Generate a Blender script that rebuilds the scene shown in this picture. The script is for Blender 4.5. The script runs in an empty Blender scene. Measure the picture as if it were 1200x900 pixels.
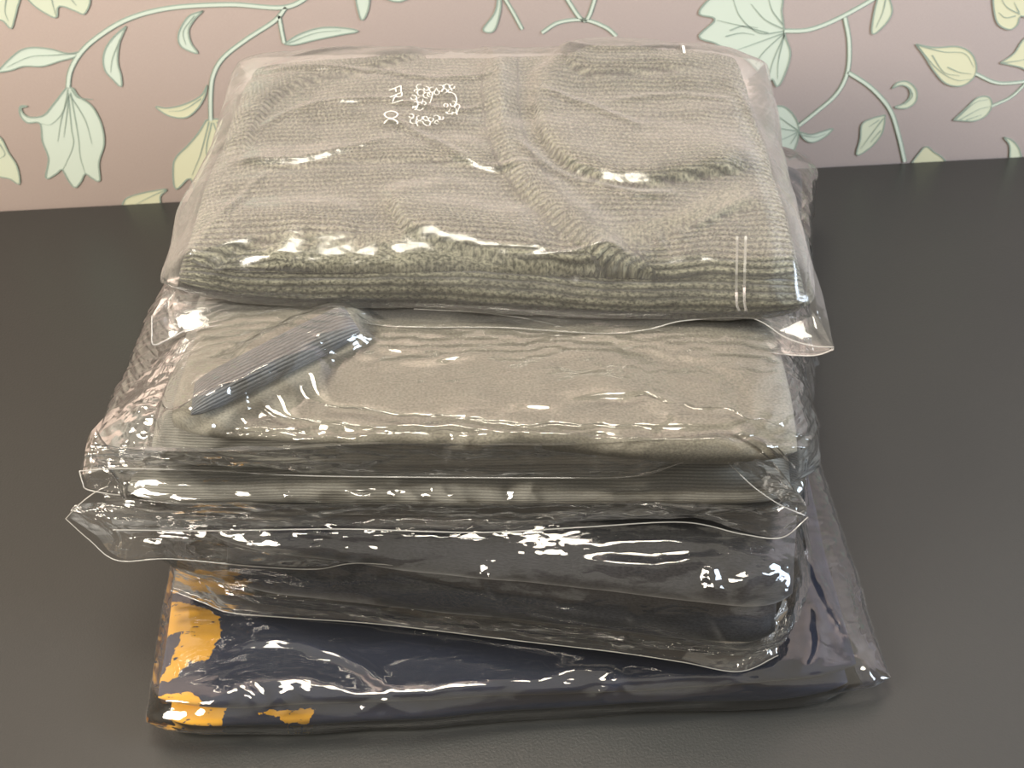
import bpy, math
import numpy as np
from mathutils import Matrix
SC = bpy.context.scene
COL = SC.collection
rng = np.random.default_rng(7)

# ------------------------------------------------------------------ camera, world, lights, exposure
F = 1733.0; PITCH = math.radians(41); ROLL = math.radians(3.05); H = 0.675
fw = np.array([0, math.cos(PITCH), -math.sin(PITCH)]); r0 = np.array([1.0, 0, 0]); u0 = np.cross(r0, fw)
rt = r0*math.cos(ROLL) - u0*math.sin(ROLL); up = u0*math.cos(ROLL) + r0*math.sin(ROLL)
CAMP = np.array([0, 0, H])
cd = bpy.data.cameras.new('camera'); cam = bpy.data.objects.new('camera', cd); COL.objects.link(cam)
cd.sensor_width = 36; cd.lens = 36*F/1200; cd.clip_start = .02
cam.matrix_world = Matrix(((rt[0], up[0], -fw[0], 0), (rt[1], up[1], -fw[1], 0), (rt[2], up[2], -fw[2], H), (0, 0, 0, 1)))
cd.dof.use_dof = True; cd.dof.focus_distance = .76; cd.dof.aperture_fstop = 22
SC.camera = cam

W = bpy.data.worlds.new('room_light'); SC.world = W; W.use_nodes = True
nt = W.node_tree; bgn = nt.nodes['Background']; bgn.inputs[1].default_value = .84
tcn = nt.nodes.new('ShaderNodeTexCoord'); sxn = nt.nodes.new('ShaderNodeSeparateXYZ'); nt.links.new(tcn.outputs['Generated'], sxn.inputs[0])
crn = nt.nodes.new('ShaderNodeValToRGB'); nt.links.new(sxn.outputs[2], crn.inputs[0]); nt.links.new(crn.outputs[0], bgn.inputs[0])
crn.color_ramp.elements[0].position = 0; crn.color_ramp.elements[0].color = (.33, .27, .20, 1)      # the dim room around the table
crn.color_ramp.elements[1].position = .62; crn.color_ramp.elements[1].color = (.95, .86, .70, 1)     # its pale ceiling
e3 = crn.color_ramp.elements.new(.34); e3.color = (.34, .27, .19, 1)


def area(name, loc, tgt, sx, sy, power, col):
    l = bpy.data.lights.new(name, 'AREA'); l.shape = 'RECTANGLE'; l.size = sx; l.size_y = sy; l.energy = power; l.color = col
    o = bpy.data.objects.new(name, l); COL.objects.link(o); o.location = loc
    d = np.array(tgt, float) - np.array(loc, float)
    from mathutils import Vector
    o.rotation_euler = Vector(d).to_track_quat('-Z', 'Y').to_euler()
    return o


area('daylight_window', (1.7, .05, 1.15), (0, .9, .1), .7, .8, 36, (.74, .86, 1.0))
area('left_window', (-1.35, -.35, 1.35), (0, .9, .1), .75, .6, 40, (1.0, .92, .80))
area('ceiling_lamp', (-.15, .66, 1.6), (0, .75, 0), .5, .4, 15, (1.0, .92, .78))

vs = SC.view_settings
vs.view_transform = 'Standard'; vs.look = 'None'; vs.gamma = 1; vs.use_curve_mapping = False; vs.exposure = 0.08
SC.cycles.transparent_max_bounces = 24
SC.cycles.max_bounces = 8
SC.cycles.caustics_reflective = False


def ray(x, y): return fw + rt*(x-600)/F - up*(y-450)/F
def at(x, y, z): d = ray(x, y); return CAMP + d*(z-H)/d[2]          # the point at height z
def aty(x, y, Y): d = ray(x, y); return CAMP + d*Y/d[1]             # the point at depth Y


# ------------------------------------------------------------------ node helpers
def mat(name):
    m = bpy.data.materials.new(name); m.use_nodes = True; nt = m.node_tree; nt.nodes.clear()
    return m, nt


def N(nt, t, **kw):
    n = nt.nodes.new(t)
    for k, v in kw.items():
        if k.startswith('i_'):
            key = k[2:]; key = int(key) if key.isdigit() else key.replace('_', ' ')
            n.inputs[key].default_value = v
        else: setattr(n, k, v)
    return n


def L(nt, a, b): nt.links.new(a, b)
def mth(nt, op, a, b=None):
    n = N(nt, 'ShaderNodeMath', operation=op)
    for i, v in enumerate((a, b)):
        if v is None: continue
        if isinstance(v, (int, float)): n.inputs[i].default_value = v
        else: L(nt, v, n.inputs[i])
    return n.outputs[0]


def mixc(nt, f, a, b):
    n = N(nt, 'ShaderNodeMix', data_type='RGBA')
    for i, v in ((0, f), (6, a), (7, b)):
        if isinstance(v, (int, float)): n.inputs[i].default_value = v
        elif isinstance(v, tuple): n.inputs[i].default_value = (*v[:3], 1)
        else: L(nt, v, n.inputs[i])
    return n.outputs[2]


def ramp(nt, fac, lo, hi):
    n = N(nt, 'ShaderNodeMapRange'); n.inputs[1].default_value = lo; n.inputs[2].default_value = hi
    L(nt, fac, n.inputs[0]); return n.outputs[0]


def noise(nt, vec, scale, detail=3, rough=.5):
    n = N(nt, 'ShaderNodeTexNoise'); n.inputs['Scale'].default_value = scale; n.inputs['Detail'].default_value = detail
    n.inputs['Roughness'].default_value = rough
    if vec is not None: L(nt, vec, n.inputs['Vector'])
    return n


def scaled(nt, vec, s):
    n = N(nt, 'ShaderNodeVectorMath', operation='MULTIPLY'); n.inputs[1].default_value = s; L(nt, vec, n.inputs[0]); return n.outputs[0]


def principled(nt, col, rough, bump=None, bdist=.001, bstr=1.0, sheen=0, spec=.3):
    p = N(nt, 'ShaderNodeBsdfPrincipled'); o = N(nt, 'ShaderNodeOutputMaterial'); L(nt, p.outputs[0], o.inputs[0])
    if isinstance(col, tuple): p.inputs['Base Color'].default_value = (*col[:3], 1)
    else: L(nt, col, p.inputs['Base Color'])
    p.inputs['Roughness'].default_value = rough
    p.inputs['Specular IOR Level'].default_value = spec
    p.inputs['Sheen Weight'].default_value = sheen
    p.inputs['Sheen Roughness'].default_value = .5
    if bump is not None:
        b = N(nt, 'ShaderNodeBump'); b.inputs['Distance'].default_value = bdist; b.inputs['Strength'].default_value = bstr
        L(nt, bump, b.inputs['Height']); L(nt, b.outputs[0], p.inputs['Normal'])
    return p


def plain(name, col, rough=.6, spec=.3):
    m, nt = mat(name); principled(nt, col, rough, spec=spec); return m


def fabric(name, dark, light, rib=0.0, ribdepth=.0006, fleck=900, sheen=.2, stretch=.35, frac=(.35, .65), warp=.0016, bands=False):
    """heathered cloth; UV is in metres along the piece; rib = period of the knit ribs in metres"""
    m, nt = mat(name)
    uv = N(nt, 'ShaderNodeUVMap').outputs[0]
    fl = noise(nt, scaled(nt, uv, (stretch, 1, 1)), fleck, 2, .6).outputs[0]
    big = noise(nt, uv, 60, 3, .6).outputs[0]
    col = mixc(nt, ramp(nt, mth(nt, 'ADD', fl, mth(nt, 'MULTIPLY', mth(nt, 'SUBTRACT', big, .5), .25)), *frac), dark, light)
    h = mth(nt, 'MULTIPLY', fl, .18)
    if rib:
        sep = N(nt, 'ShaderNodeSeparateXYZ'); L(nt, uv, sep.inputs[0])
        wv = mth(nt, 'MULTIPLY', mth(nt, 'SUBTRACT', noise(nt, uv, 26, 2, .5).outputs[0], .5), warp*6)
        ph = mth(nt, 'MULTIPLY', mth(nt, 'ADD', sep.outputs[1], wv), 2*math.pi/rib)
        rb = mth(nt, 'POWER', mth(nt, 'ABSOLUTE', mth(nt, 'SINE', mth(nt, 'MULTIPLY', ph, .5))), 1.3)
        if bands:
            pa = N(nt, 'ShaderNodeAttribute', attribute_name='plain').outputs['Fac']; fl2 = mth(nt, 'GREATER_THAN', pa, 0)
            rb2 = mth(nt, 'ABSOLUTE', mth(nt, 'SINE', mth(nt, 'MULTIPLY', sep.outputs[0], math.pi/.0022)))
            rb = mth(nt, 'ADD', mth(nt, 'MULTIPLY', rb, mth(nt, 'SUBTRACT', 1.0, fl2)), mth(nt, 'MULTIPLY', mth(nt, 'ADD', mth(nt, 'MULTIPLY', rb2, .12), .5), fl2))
        h = mth(nt, 'ADD', rb, h); col = mixc(nt, ramp(nt, rb, -.15, .7), tuple(c*.6 for c in dark), col)  # darker yarn tone in the rib grooves also paints their shade into the colour
    principled(nt, col, .9, h, ribdepth if rib else .0003, 1.0, sheen, .15)
    return m


def film(name, rough=.06, haze=.03, tint=(1, 1, 1), bscale=55, bdist=.0008, hazecol=(.86, .84, .80), refl=1.7, fine=.3):
    m, nt = mat(name)
    o = N(nt, 'ShaderNodeOutputMaterial')
    geo = N(nt, 'ShaderNodeTexCoord').outputs['Object']
    wpn = N(nt, 'ShaderNodeVectorMath', operation='ADD'); L(nt, scaled(nt, geo, (.55, 1, 1.4)), wpn.inputs[0])
    L(nt, scaled(nt, noise(nt, geo, bscale*.5, 2).outputs[1], (.02, .02, .02)), wpn.inputs[1])
    n1 = noise(nt, wpn.outputs[0], bscale, 3, .6)
    ab = mth(nt, 'ABSOLUTE', mth(nt, 'SUBTRACT', n1.outputs[0], .5))
    n2 = noise(nt, geo, bscale*5, 2, .5).outputs[0]
    hgt = mth(nt, 'ADD', mth(nt, 'MULTIPLY', ab, 2.0), mth(nt, 'MULTIPLY', n2, fine*.15))
    b = N(nt, 'ShaderNodeBump'); b.inputs['Distance'].default_value = bdist; L(nt, hgt, b.inputs['Height'])
    fr = N(nt, 'ShaderNodeFresnel'); fr.inputs[0].default_value = 1.5; L(nt, b.outputs[0], fr.inputs['Normal'])
    rf = mth(nt, 'MINIMUM', mth(nt, 'MULTIPLY', fr.outputs[0], refl), .9)
    gl = N(nt, 'ShaderNodeBsdfGlossy'); gl.inputs['Roughness'].default_value = rough; L(nt, b.outputs[0], gl.inputs['Normal'])
    tr = N(nt, 'ShaderNodeBsdfTransparent'); tr.inputs[0].default_value = (*tint, 1)
    di = N(nt, 'ShaderNodeBsdfDiffuse'); di.inputs[0].default_value = (*hazecol, 1); L(nt, b.outputs[0], di.inputs['Normal'])
    tl = N(nt, 'ShaderNodeBsdfTranslucent'); tl.inputs[0].default_value = (*hazecol, 1)
    dt = N(nt, 'ShaderNodeMixShader'); dt.inputs[0].default_value = .4; L(nt, di.outputs[0], dt.inputs[1]); L(nt, tl.outputs[0], dt.inputs[2])
    lw = N(nt, 'ShaderNodeLayerWeight'); lw.inputs[0].default_value = .5
    hz = mth(nt, 'MINIMUM', mth(nt, 'MULTIPLY', mth(nt, 'ADD', mth(nt, 'MULTIPLY', mth(nt, 'POWER', lw.outputs['Facing'], 1.8), 3.8), .35), haze), .85)
    m1 = N(nt, 'ShaderNodeMixShader'); L(nt, hz, m1.inputs[0]); L(nt, tr.outputs[0], m1.inputs[1]); L(nt, dt.outputs[0], m1.inputs[2])
    m2 = N(nt, 'ShaderNodeMixShader'); L(nt, rf, m2.inputs[0]); L(nt, m1.outputs[0], m2.inputs[1]); L(nt, gl.outputs[0], m2.inputs[2])
    L(nt, m2.outputs[0], o.inputs[0])
    return m


# ------------------------------------------------------------------ mesh helpers
def tag(o, label=None, cat=None, group=None, kind=None):
    for k, v in (('label', label), ('category', cat), ('group', group), ('kind', kind)):
        if v: o[k] = v
    return o


def link(name, me, m=None, parent=None):
    o = bpy.data.objects.new(name, me); COL.objects.link(o)
    if m: me.materials.append(m)
    if parent: o.parent = parent
    return o


def mesh(name, V, Fc, m=None, parent=None, uv=None, smooth=True, attr=None):
    V = np.ascontiguousarray(V, np.float32).reshape(-1, 3); Fc = np.ascontiguousarray(Fc, np.int32)
    me = bpy.data.meshes.new(name); k = Fc.shape[1]
    me.vertices.add(len(V)); me.vertices.foreach_set('co', V.ravel())
    me.loops.add(Fc.size); me.loops.foreach_set('vertex_index', Fc.ravel())
    me.polygons.add(len(Fc)); me.polygons.foreach_set('loop_start', np.arange(len(Fc), dtype=np.int32)*k)
    me.update(calc_edges=True)
    if smooth: me.polygons.foreach_set('use_smooth', np.ones(len(Fc), bool))
    if uv is not None:
        l = me.uv_layers.new(name='UVMap'); l.data.foreach_set('uv', np.ascontiguousarray(uv.reshape(-1, 2)[Fc.ravel()], np.float32).ravel())
    if attr:
        for kx, v in attr.items():
            a = me.attributes.new(kx, 'FLOAT', 'POINT'); a.data.foreach_set('value', np.ascontiguousarray(v, np.float32).ravel())
    me.validate()
    return link(name, me, m, parent)


def faces(nu, nv, wrap):
    i = np.arange(nu-1)[:, None]; j = np.arange(nv if wrap else nv-1)[None, :]; j2 = (j+1) % nv
    return np.stack([i*nv+j, (i+1)*nv+j, (i+1)*nv+j2, i*nv+j2], -1).reshape(-1, 4)


def subsurf(o, lv=1):
    s = o.modifiers.new('smooth', 'SUBSURF'); s.levels = lv; s.render_levels = lv; s.boundary_smooth = 'PRESERVE_CORNERS'
    return o


def tube(name, pts, r, m, parent=None, k=6, closed=False):
    P = np.asarray(pts, float); n = len(P)
    T = np.gradient(P, axis=0); T /= np.linalg.norm(T, axis=1)[:, None]+1e-12
    A = np.cross(T, [0.01, .02, 1.0]); A /= np.linalg.norm(A, axis=1)[:, None]+1e-12; B = np.cross(T, A)
    a = np.arange(k)*2*math.pi/k
    V = P[:, None] + r*(A[:, None]*np.cos(a)[None, :, None] + B[:, None]*np.sin(a)[None, :, None])
    return mesh(name, V, faces(n, k, True), m, parent)


def smooth_curve(pts, n):
    """resample a polyline through its points (Catmull-Rom) at n even steps"""
    P = np.asarray(pts, float); Q = np.vstack([2*P[0]-P[1], P, 2*P[-1]-P[-2]]); out = []
    for i in range(1, len(Q)-2):
        t = np.linspace(0, 1, 24, endpoint=False)[:, None]
        a, b, c, d = Q[i-1], Q[i], Q[i+1], Q[i+2]
        out.append(.5*((2*b)+(-a+c)*t+(2*a-5*b+4*c-d)*t*t+(-a+3*b-3*c+d)*t**3))
    C = np.vstack(out+[P[-1:]]); s = np.r_[0, np.cumsum(np.linalg.norm(np.diff(C, axis=0), axis=1))]
    q = np.linspace(0, s[-1], n)
    return np.stack([np.interp(q, s, C[:, k]) for k in range(P.shape[1])], 1)


def normals(P, wrap):
    if wrap: dv = np.roll(P, -1, 1)-np.roll(P, 1, 1)
    else: dv = np.gradient(P, axis=1)
    du = np.gradient(P, axis=0)
    n = np.cross(du, dv); l = np.linalg.norm(n, axis=2, keepdims=True)
    return n/np.maximum(l, 1e-9)


def vnoise(P, scale, seed, octv=3):
    """smooth value noise on points, range about -1..1"""
    r = np.random.default_rng(seed); out = 0; amp = 1; tot = 0
    for _ in range(octv):
        T = r.uniform(-1, 1, (32, 32, 32)); q = P*scale + r.uniform(0, 32, 3)
        i = np.floor(q).astype(int); f = q-i; f = f*f*(3-2*f); i0 = i % 32; i1 = (i+1) % 32
        def g(a, b, c): return T[a[..., 0], b[..., 1], c[..., 2]]
        x, y, z = f[..., 0], f[..., 1], f[..., 2]
        v = (((g(i0, i0, i0)*(1-x)+g(i1, i0, i0)*x)*(1-y)+(g(i0, i1, i0)*(1-x)+g(i1, i1, i0)*x)*y)*(1-z)
             + ((g(i0, i0, i1)*(1-x)+g(i1, i0, i1)*x)*(1-y)+(g(i0, i1, i1)*(1-x)+g(i1, i1, i1)*x)*y)*z)
        out = out+v*amp; tot += amp; amp *= .5; scale *= 2
    return out/tot


def pillow(FL, FR, BR, BL, res=.002, p=8, qy=6, qz=2.5, wave=0, seed=0, edge=.004, extra=None):
    """closed puffy slab. corners are (x, y, z_bottom, z_top); qz low = pinched edge, qz high = square edge.
    returns grid P[u, around] and UV in metres"""
    FL, FR, BR, BL = [np.asarray(c, float) for c in (FL, FR, BR, BL)]
    hw = np.linalg.norm((FR-FL)[:2])/2; hd = np.linalg.norm((BL-FL)[:2])/2; ht = np.mean([c[3]-c[2] for c in (FL, FR, BR, BL)])/2
    # samples across
    t = np.linspace(-math.pi/2, math.pi/2, 4001); s = np.sign(np.sin(t))*np.abs(np.sin(t))**(2/p)
    a = np.abs(np.cos(t))**(2/2.2)
    arc = np.r_[0, np.cumsum(np.hypot(np.diff(s)*hw, np.diff(a)*ht))]; nu = max(12, int(arc[-1]/res))
    q = np.linspace(0, arc[-1], nu); S = np.interp(q, arc, s); A = np.interp(q, arc, a); U = q
    # samples around
    th = np.linspace(-math.pi/2, 1.5*math.pi, 8001); c, d = np.cos(th), np.sin(th)
    yy = -np.sign(c)*np.abs(c)**(2/qy); zz = np.sign(d)*np.abs(d)**(2/qz)
    arc = np.r_[0, np.cumsum(np.hypot(np.diff(yy)*hd, np.diff(zz)*ht))]; nv = max(16, int(arc[-1]/res))
    q = np.linspace(0, arc[-1], nv, endpoint=False); YY = np.interp(q, arc, yy); ZZ = np.interp(q, arc, zz)
    su = S[:, None]; rnd = 1-.05*np.abs(su)**14
    sy = YY[None, :]*rnd
    a_ = (su+1)/2; b_ = (sy+1)/2
    def bl(k): return (1-a_)*(1-b_)*FL[k]+a_*(1-b_)*FR[k]+a_*b_*BR[k]+(1-a_)*b_*BL[k]
    X, Y, zb, zt = bl(0), bl(1), bl(2), bl(3)
    zz = ZZ[None, :]*A[:, None]
    Z = (zb+zt)/2+(zt-zb)/2*zz
    P = np.stack([X, Y, Z], -1)
    if wave:
        n1 = vnoise(np.stack([X, Y, Z*0+.3], -1), 16, seed+1, 3); n2 = vnoise(np.stack([X, Y, Z*.8], -1), 12, seed+2, 2)
        n3 = vnoise(np.stack([X, Y*.3, Z*3], -1), 14, seed+3, 2)
        P[..., 2] += wave*n1*np.clip((zz+1)/2, 0, 1)
        P[..., 0] += edge*n2*np.abs(su)**4
        P[..., 1] += edge*n3*np.clip(-sy, 0, 1)**4
    if extra: P = extra(P, su+0*sy, sy+0*su, zz)
    uv = np.stack([U[:, None]+0*P[..., 0], q[None, :]+0*P[..., 0]], -1)
    return P, uv


def crumple(B, wrap, eps=(.02, .04), dmax=.005, iters=60, seed=0, start=.3, bend=.05, tang=.5, push=1.0, mask=None, nscale=60, flat=1.0, long=.55):
    """relax a sheet of too-long film or cloth against its base: real buckled folds"""
    n = normals(B, wrap)
    out = n
    dm = dmax*(mask if mask is not None else 1)
    if mask is not None: dm = dm[..., None]
    if wrap: dm = dm*np.clip(.25+n[..., 2:3]*2+1, 0.02, 1)      # no slack on the underside it rests on
    if flat < 1: dm = dm*(flat+(1-flat)*np.clip(1.6-2.2*n[..., 2:3], 0, 1))   # taut where it lies flat
    nz = vnoise(B*np.array([long, 1, 1.6]), nscale, seed, 3)[..., None]
    P = B+n*dm*np.clip(.5+start*2*nz, 0, 1)*push
    P = B+(P-B)
    Bf = B.copy()
    def rest(d, e): return np.linalg.norm(d, axis=2, keepdims=True)*(1+e)
    nv = B.shape[1]
    if wrap and nv % 2: wrapv = False
    else: wrapv = wrap
    batches = []
    for o in (0, 1): batches.append((slice(o, -1 if True else None, 2), 'u', o))
    def pr(A, Bb, L0, k=.5):
        d = Bb-A; l = np.linalg.norm(d, axis=2, keepdims=True)+1e-9; c = d*((l-L0)/l*k)
        return c
    R = {}
    for o in (0, 1):
        m_ = (B.shape[0]-o)//2
        a = slice(o, o+2*m_, 2); b = slice(o+1, o+2*m_, 2)
        R['u', o] = (a, b, rest(B[b]-B[a], eps[0]))
        m_ = (nv-o)//2
        a = slice(o, o+2*m_, 2); b = slice(o+1, o+2*m_, 2)
        R['v', o] = (a, b, rest(B[:, b]-B[:, a], eps[1]))
    rd = rest(np.roll(B, -1, 1)[1:]-B[:-1], (eps[0]+eps[1])/2); re = rest(np.roll(B, -1, 1)[:-1]-B[1:], (eps[0]+eps[1])/2)
    if not wrap: rd = rd[:, :-1]; re = re[:, :-1]
    for it in range(iters):
        for o in (0, 1):
            a, b, L0 = R['u', o]; c = pr(P[a], P[b], L0); P[a] += c; P[b] -= c
        for o in (0, 1):
            a, b, L0 = R['v', o]; c = pr(P[:, a], P[:, b], L0); P[:, a] += c; P[:, b] -= c
        if wrap and not (nv % 2):
            d = P[:, 0]-P[:, -1]; l0 = np.linalg.norm(B[:, 0]-B[:, -1], axis=1, keepdims=True)*(1+eps[1]); l = np.linalg.norm(d, axis=1, keepdims=True)+1e-9
            c = d*((l-l0)/l*.5); P[:, -1] += c; P[:, 0] -= c
        if it % 2 == 0:
            Q = np.roll(P, -1, 1) if wrap else P[:, 1:]; P0 = P if wrap else P[:, :-1]
            c = pr(P0[:-1], Q[1:], rd, .25)
            acc = np.zeros_like(P)
            if wrap:
                acc[:-1] += c; acc[1:] -= np.roll(c, 1, 1)
                c = pr(P[1:], Q[:-1], re, .25); acc[1:] += c; acc[:-1] -= np.roll(c, 1, 1)
            else:
                acc[:-1, :-1] += c; acc[1:, 1:] -= c
                c = pr(P[1:, :-1], P[:-1, 1:], re, .25); acc[1:, :-1] += c; acc[:-1, 1:] -= c
            P += acc
        # bending
        D = P-Bf; Lp = np.zeros_like(D)
        Lp[1:-1] += D[2:]+D[:-2]-2*D[1:-1]
        if wrap: Lp += np.roll(D, 1, 1)+np.roll(D, -1, 1)-2*D
        else: Lp[:, 1:-1] += D[:, 2:]+D[:, :-2]-2*D[:, 1:-1]
        D = D+bend*Lp
        dn = (D*n).sum(2, keepdims=True); tv = D-dn*n
        dn = np.clip(dn, 0, dm)
        tl = np.linalg.norm(tv, axis=2, keepdims=True)+1e-9; tv = tv*np.minimum(1, tang*dmax/tl)
        P = Bf+dn*n+tv
    return P


def curve_dist(P, line):
    """signed plan distance to a polyline (positive on its left), and arc position 0..1"""
    C = smooth_curve([at(x, y, line[1])[:2] for x, y in line[0]], 36)
    X, Y = P[..., 0], P[..., 1]; best = np.full(X.shape, 1e9); sg = np.zeros(X.shape); arc = np.zeros(X.shape); over_ = np.zeros(X.shape)
    seg = np.linalg.norm(np.diff(C, axis=0), axis=1); cum = np.r_[0, np.cumsum(seg)]; tot = cum[-1]
    for i in range(len(C)-1):
        dx, dy = C[i+1]-C[i]; l2 = dx*dx+dy*dy+1e-15
        tr = ((X-C[i, 0])*dx+(Y-C[i, 1])*dy)/l2; t = np.clip(tr, 0, 1)
        ex = X-C[i, 0]-t*dx; ey = Y-C[i, 1]-t*dy; d = np.hypot(ex, ey); k = d < best
        best = np.where(k, d, best); sg = np.where(k, np.sign(dx*ey-dy*ex), sg); arc = np.where(k, cum[i]+t*seg[i], arc)
    return best*sg, arc, tot


def fold_step(P, line, h, decay=.03, w=.0012, groove=.0015, top=None):
    """cloth lapped over itself: raised on the left of the line, a crease along it"""
    s, a, tot = curve_dist(P, line); fade = np.clip(np.minimum(a, tot-a)/.012, 0, 1)
    m_ = (normals(P, True)[..., 2:3] > .1)[..., 0] if top is None else top
    st = 1/(1+np.exp(-np.clip(s/w, -30, 30)))
    dz = h*st*np.exp(-np.maximum(s, 0)/decay)*fade - groove*np.exp(-((s+w)/(w*1.6))**2)*fade
    P = P.copy(); P[..., 2] += dz*m_; return P


def ridge(P, line, h, w):
    s, a, tot = curve_dist(P, line); fade = np.clip(np.minimum(a, tot-a)/.015, 0, 1)
    P = P.copy(); P[..., 2] += h*np.exp(-(s/w)**2)*fade*(normals(P, True)[..., 2] > .1); return P


def pinch(P, lines, h=.0025, w=.0018):
    """pinched creases in a film: each line is traced on the skin, which stands out along its normal"""
    V = P-CAMP; wd = V@fw; sx = 600+F*(V@rt)/wd; sy = 450-F*(V@up)/wd; n = normals(P, True); out = np.zeros(P.shape[:2])
    r_ = np.random.default_rng(3)
    for ln in lines:
        pts = []
        for x, y in smooth_curve(np.array(ln, float), max(6, int(len(ln)*5))):
            d = np.hypot(sx-x, sy-y); k = d < 6
            if not k.any(): continue
            pts.append(P[k][np.argmin(wd[k]+d[k]*.0005)])
        if len(pts) < 3: continue
        C = np.array(pts); C[1:-1] = (C[2:]+C[:-2]+2*C[1:-1])/4
        lo = C.min(0)-.012; hi = C.max(0)+.012; idx = np.where(((P > lo) & (P < hi)).all(2)); q = P[idx]; best = np.full(len(q), 9.); ar = np.zeros(len(q))
        for i in range(len(C)-1):
            e = C[i+1]-C[i]; t = np.clip(((q-C[i])@e)/(e@e+1e-12), 0, 1); d = np.linalg.norm(q-C[i]-t[:, None]*e, axis=1)
            k = d < best; best = np.where(k, d, best); ar = np.where(k, (i+t)/(len(C)-1), ar)
        hh = h*np.sin(np.clip(ar, .02, .98)*math.pi)**.5*(.75+.5*r_.random())
        out[idx] = np.maximum(out[idx], hh*np.maximum(0, 1-best/(w*2.2))**1.3)
    return P+n*out[..., None]


def over(P, meshes, B0, gap=.0016, cell=.003):
    """keep a film outside the cloth it wraps: above its top, in front of its front"""
    V = np.vstack([m_.reshape(-1, 3) for m_ in meshes]); lo = V.min(0)-.03; n = ((V.max(0)+.03-lo)/cell).astype(int)+2
    hm = np.full((n[0], n[1]), -9.); fm = np.full((n[0], n[2]), 9.)
    k = ((V-lo)/cell).astype(int)
    np.maximum.at(hm, (k[:, 0], k[:, 1]), V[:, 2]); np.minimum.at(fm, (k[:, 0], k[:, 2]), V[:, 1])
    h2 = hm.copy(); f2 = fm.copy()
    for a in (-1, 0, 1):
        for b in (-1, 0, 1):
            h2 = np.maximum(h2, np.roll(hm, (a, b), (0, 1))); f2 = np.minimum(f2, np.roll(fm, (a, b), (0, 1)))
    k = np.clip(((P-lo)/cell).astype(int), 0, n-1); nz = normals(B0, True)
    P = P.copy(); zt = h2[k[..., 0], k[..., 1]]+gap
    up_ = nz[..., 2] > .25
    P[..., 2] = np.where(up_ & (P[..., 2] < zt), zt, P[..., 2])
    k = np.clip(((P-lo)/cell).astype(int), 0, n-1)
    yf = f2[k[..., 0], k[..., 2]]-gap*1.8; fr_ = (nz[..., 1] < -.15)
    P[..., 1] = np.where(fr_ & (P[..., 1] > yf) & (yf > P[..., 1]-.03), yf, P[..., 1])
    return P


def slab(name, FL, FR, BR, BL, m, parent, res=.002, sim=None, sub=0, attr=None, relief=None, uvf=None, cover=None, **kw):
    P, uv = pillow(FL, FR, BR, BL, res=res, **kw)
    if cover:
        P = over(P, cover, P)
        for _ in range(3):
            Q = P.copy(); Q[1:-1] = (P[2:]+P[:-2]+2*P[1:-1])/4; P = (np.roll(Q, 1, 1)+np.roll(Q, -1, 1)+2*Q)/4
    if sim: P = crumple(P, True, **sim)
    if relief: P = relief(P)
    nu, nv = P.shape[:2]
    # add a seam column so the UV does not fold back
    Pc = np.concatenate([P, P[:, :1]], 1); step = uv[0, 1, 1]-uv[0, 0, 1]
    uvc = np.concatenate([uv, uv[:, -1:]+np.array([0, step])], 1)
    if uvf: uvc = uvf(Pc, uvc)
    o = mesh(name, Pc, faces(nu, nv+1, False), m, parent, uvc, attr=attr(Pc) if attr else None)
    if sub: subsurf(o, sub)
    return o, P


def sheet(name, inner, outer, m, parent, nu, nv, sim=None, bow=0, sub=1):
    """a loose flap of film ruled between two edges"""
    A = smooth_curve(inner, nu); B = smooth_curve(outer, nu)
    t = np.linspace(0, 1, nv)[None, :, None]
    P = A[:, None]*(1-t)+B[:, None]*t
    P[..., 2] += bow*np.sin(t[..., 0]*math.pi)
    if sim: 
        P0 = P.copy(); P = crumple(P, False, **sim)
        w = np.minimum(1, np.minimum(t*nv/3, 1)); P = P0*(1-w)+P*w
        P = P0 + (P-P0)
    s = np.stack([np.linspace(0, 1, nu)[:, None]+0*P[..., 0], np.linspace(0, 1, nv)[None, :]+0*P[..., 0]], -1)
    o = mesh(name, P, faces(nu, nv, False), m, parent, s)
    if sub: subsurf(o, sub)
    return o, P


def empty(name, loc, label, cat, group=None):
    o = bpy.data.objects.new(name, None); COL.objects.link(o); o.empty_display_size = .02
    tag(o, label, cat, group); o['_loc'] = 0
    del o['_loc']
    return o


def box(name, lo, hi, m, parent=None):
    lo = np.array(lo); hi = np.array(hi)
    V = np.array([[(lo, hi)[i][0], (lo, hi)[j][1], (lo, hi)[k][2]] for i in (0, 1) for j in (0, 1) for k in (0, 1)])
    Fc = [(0, 1, 3, 2), (4, 6, 7, 5), (0, 4, 5, 1), (2, 3, 7, 6), (0, 2, 6, 4), (1, 5, 7, 3)]
    return mesh(name, V, Fc, m, parent, smooth=False)


# ------------------------------------------------------------------ the room: wall, floor, table
WY = 1.030
m_wall, nt = mat('pink_wallpaper')
gc = N(nt, 'ShaderNodeTexCoord').outputs['Object']
wv = noise(nt, scaled(nt, gc, (1, 1, 6)), 500, 2).outputs[0]; wv2 = noise(nt, scaled(nt, gc, (6, 1, 1)), 500, 2).outputs[0]
wl = noise(nt, gc, 5, 2).outputs[0]
wc = mixc(nt, ramp(nt, mth(nt, 'ADD', mth(nt, 'MULTIPLY', wv, .5), mth(nt, 'MULTIPLY', wv2, .5)), .35, .65), (.78, .63, .58), (.84, .70, .64))
principled(nt, wc, .75, mth(nt, 'ADD', wv, wv2), .0002, .5, spec=.2)
wall = box('wall_back', (-1.6, WY, -.75), (1.6, WY+.1, 1.7), m_wall); tag(wall, kind='structure')

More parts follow.
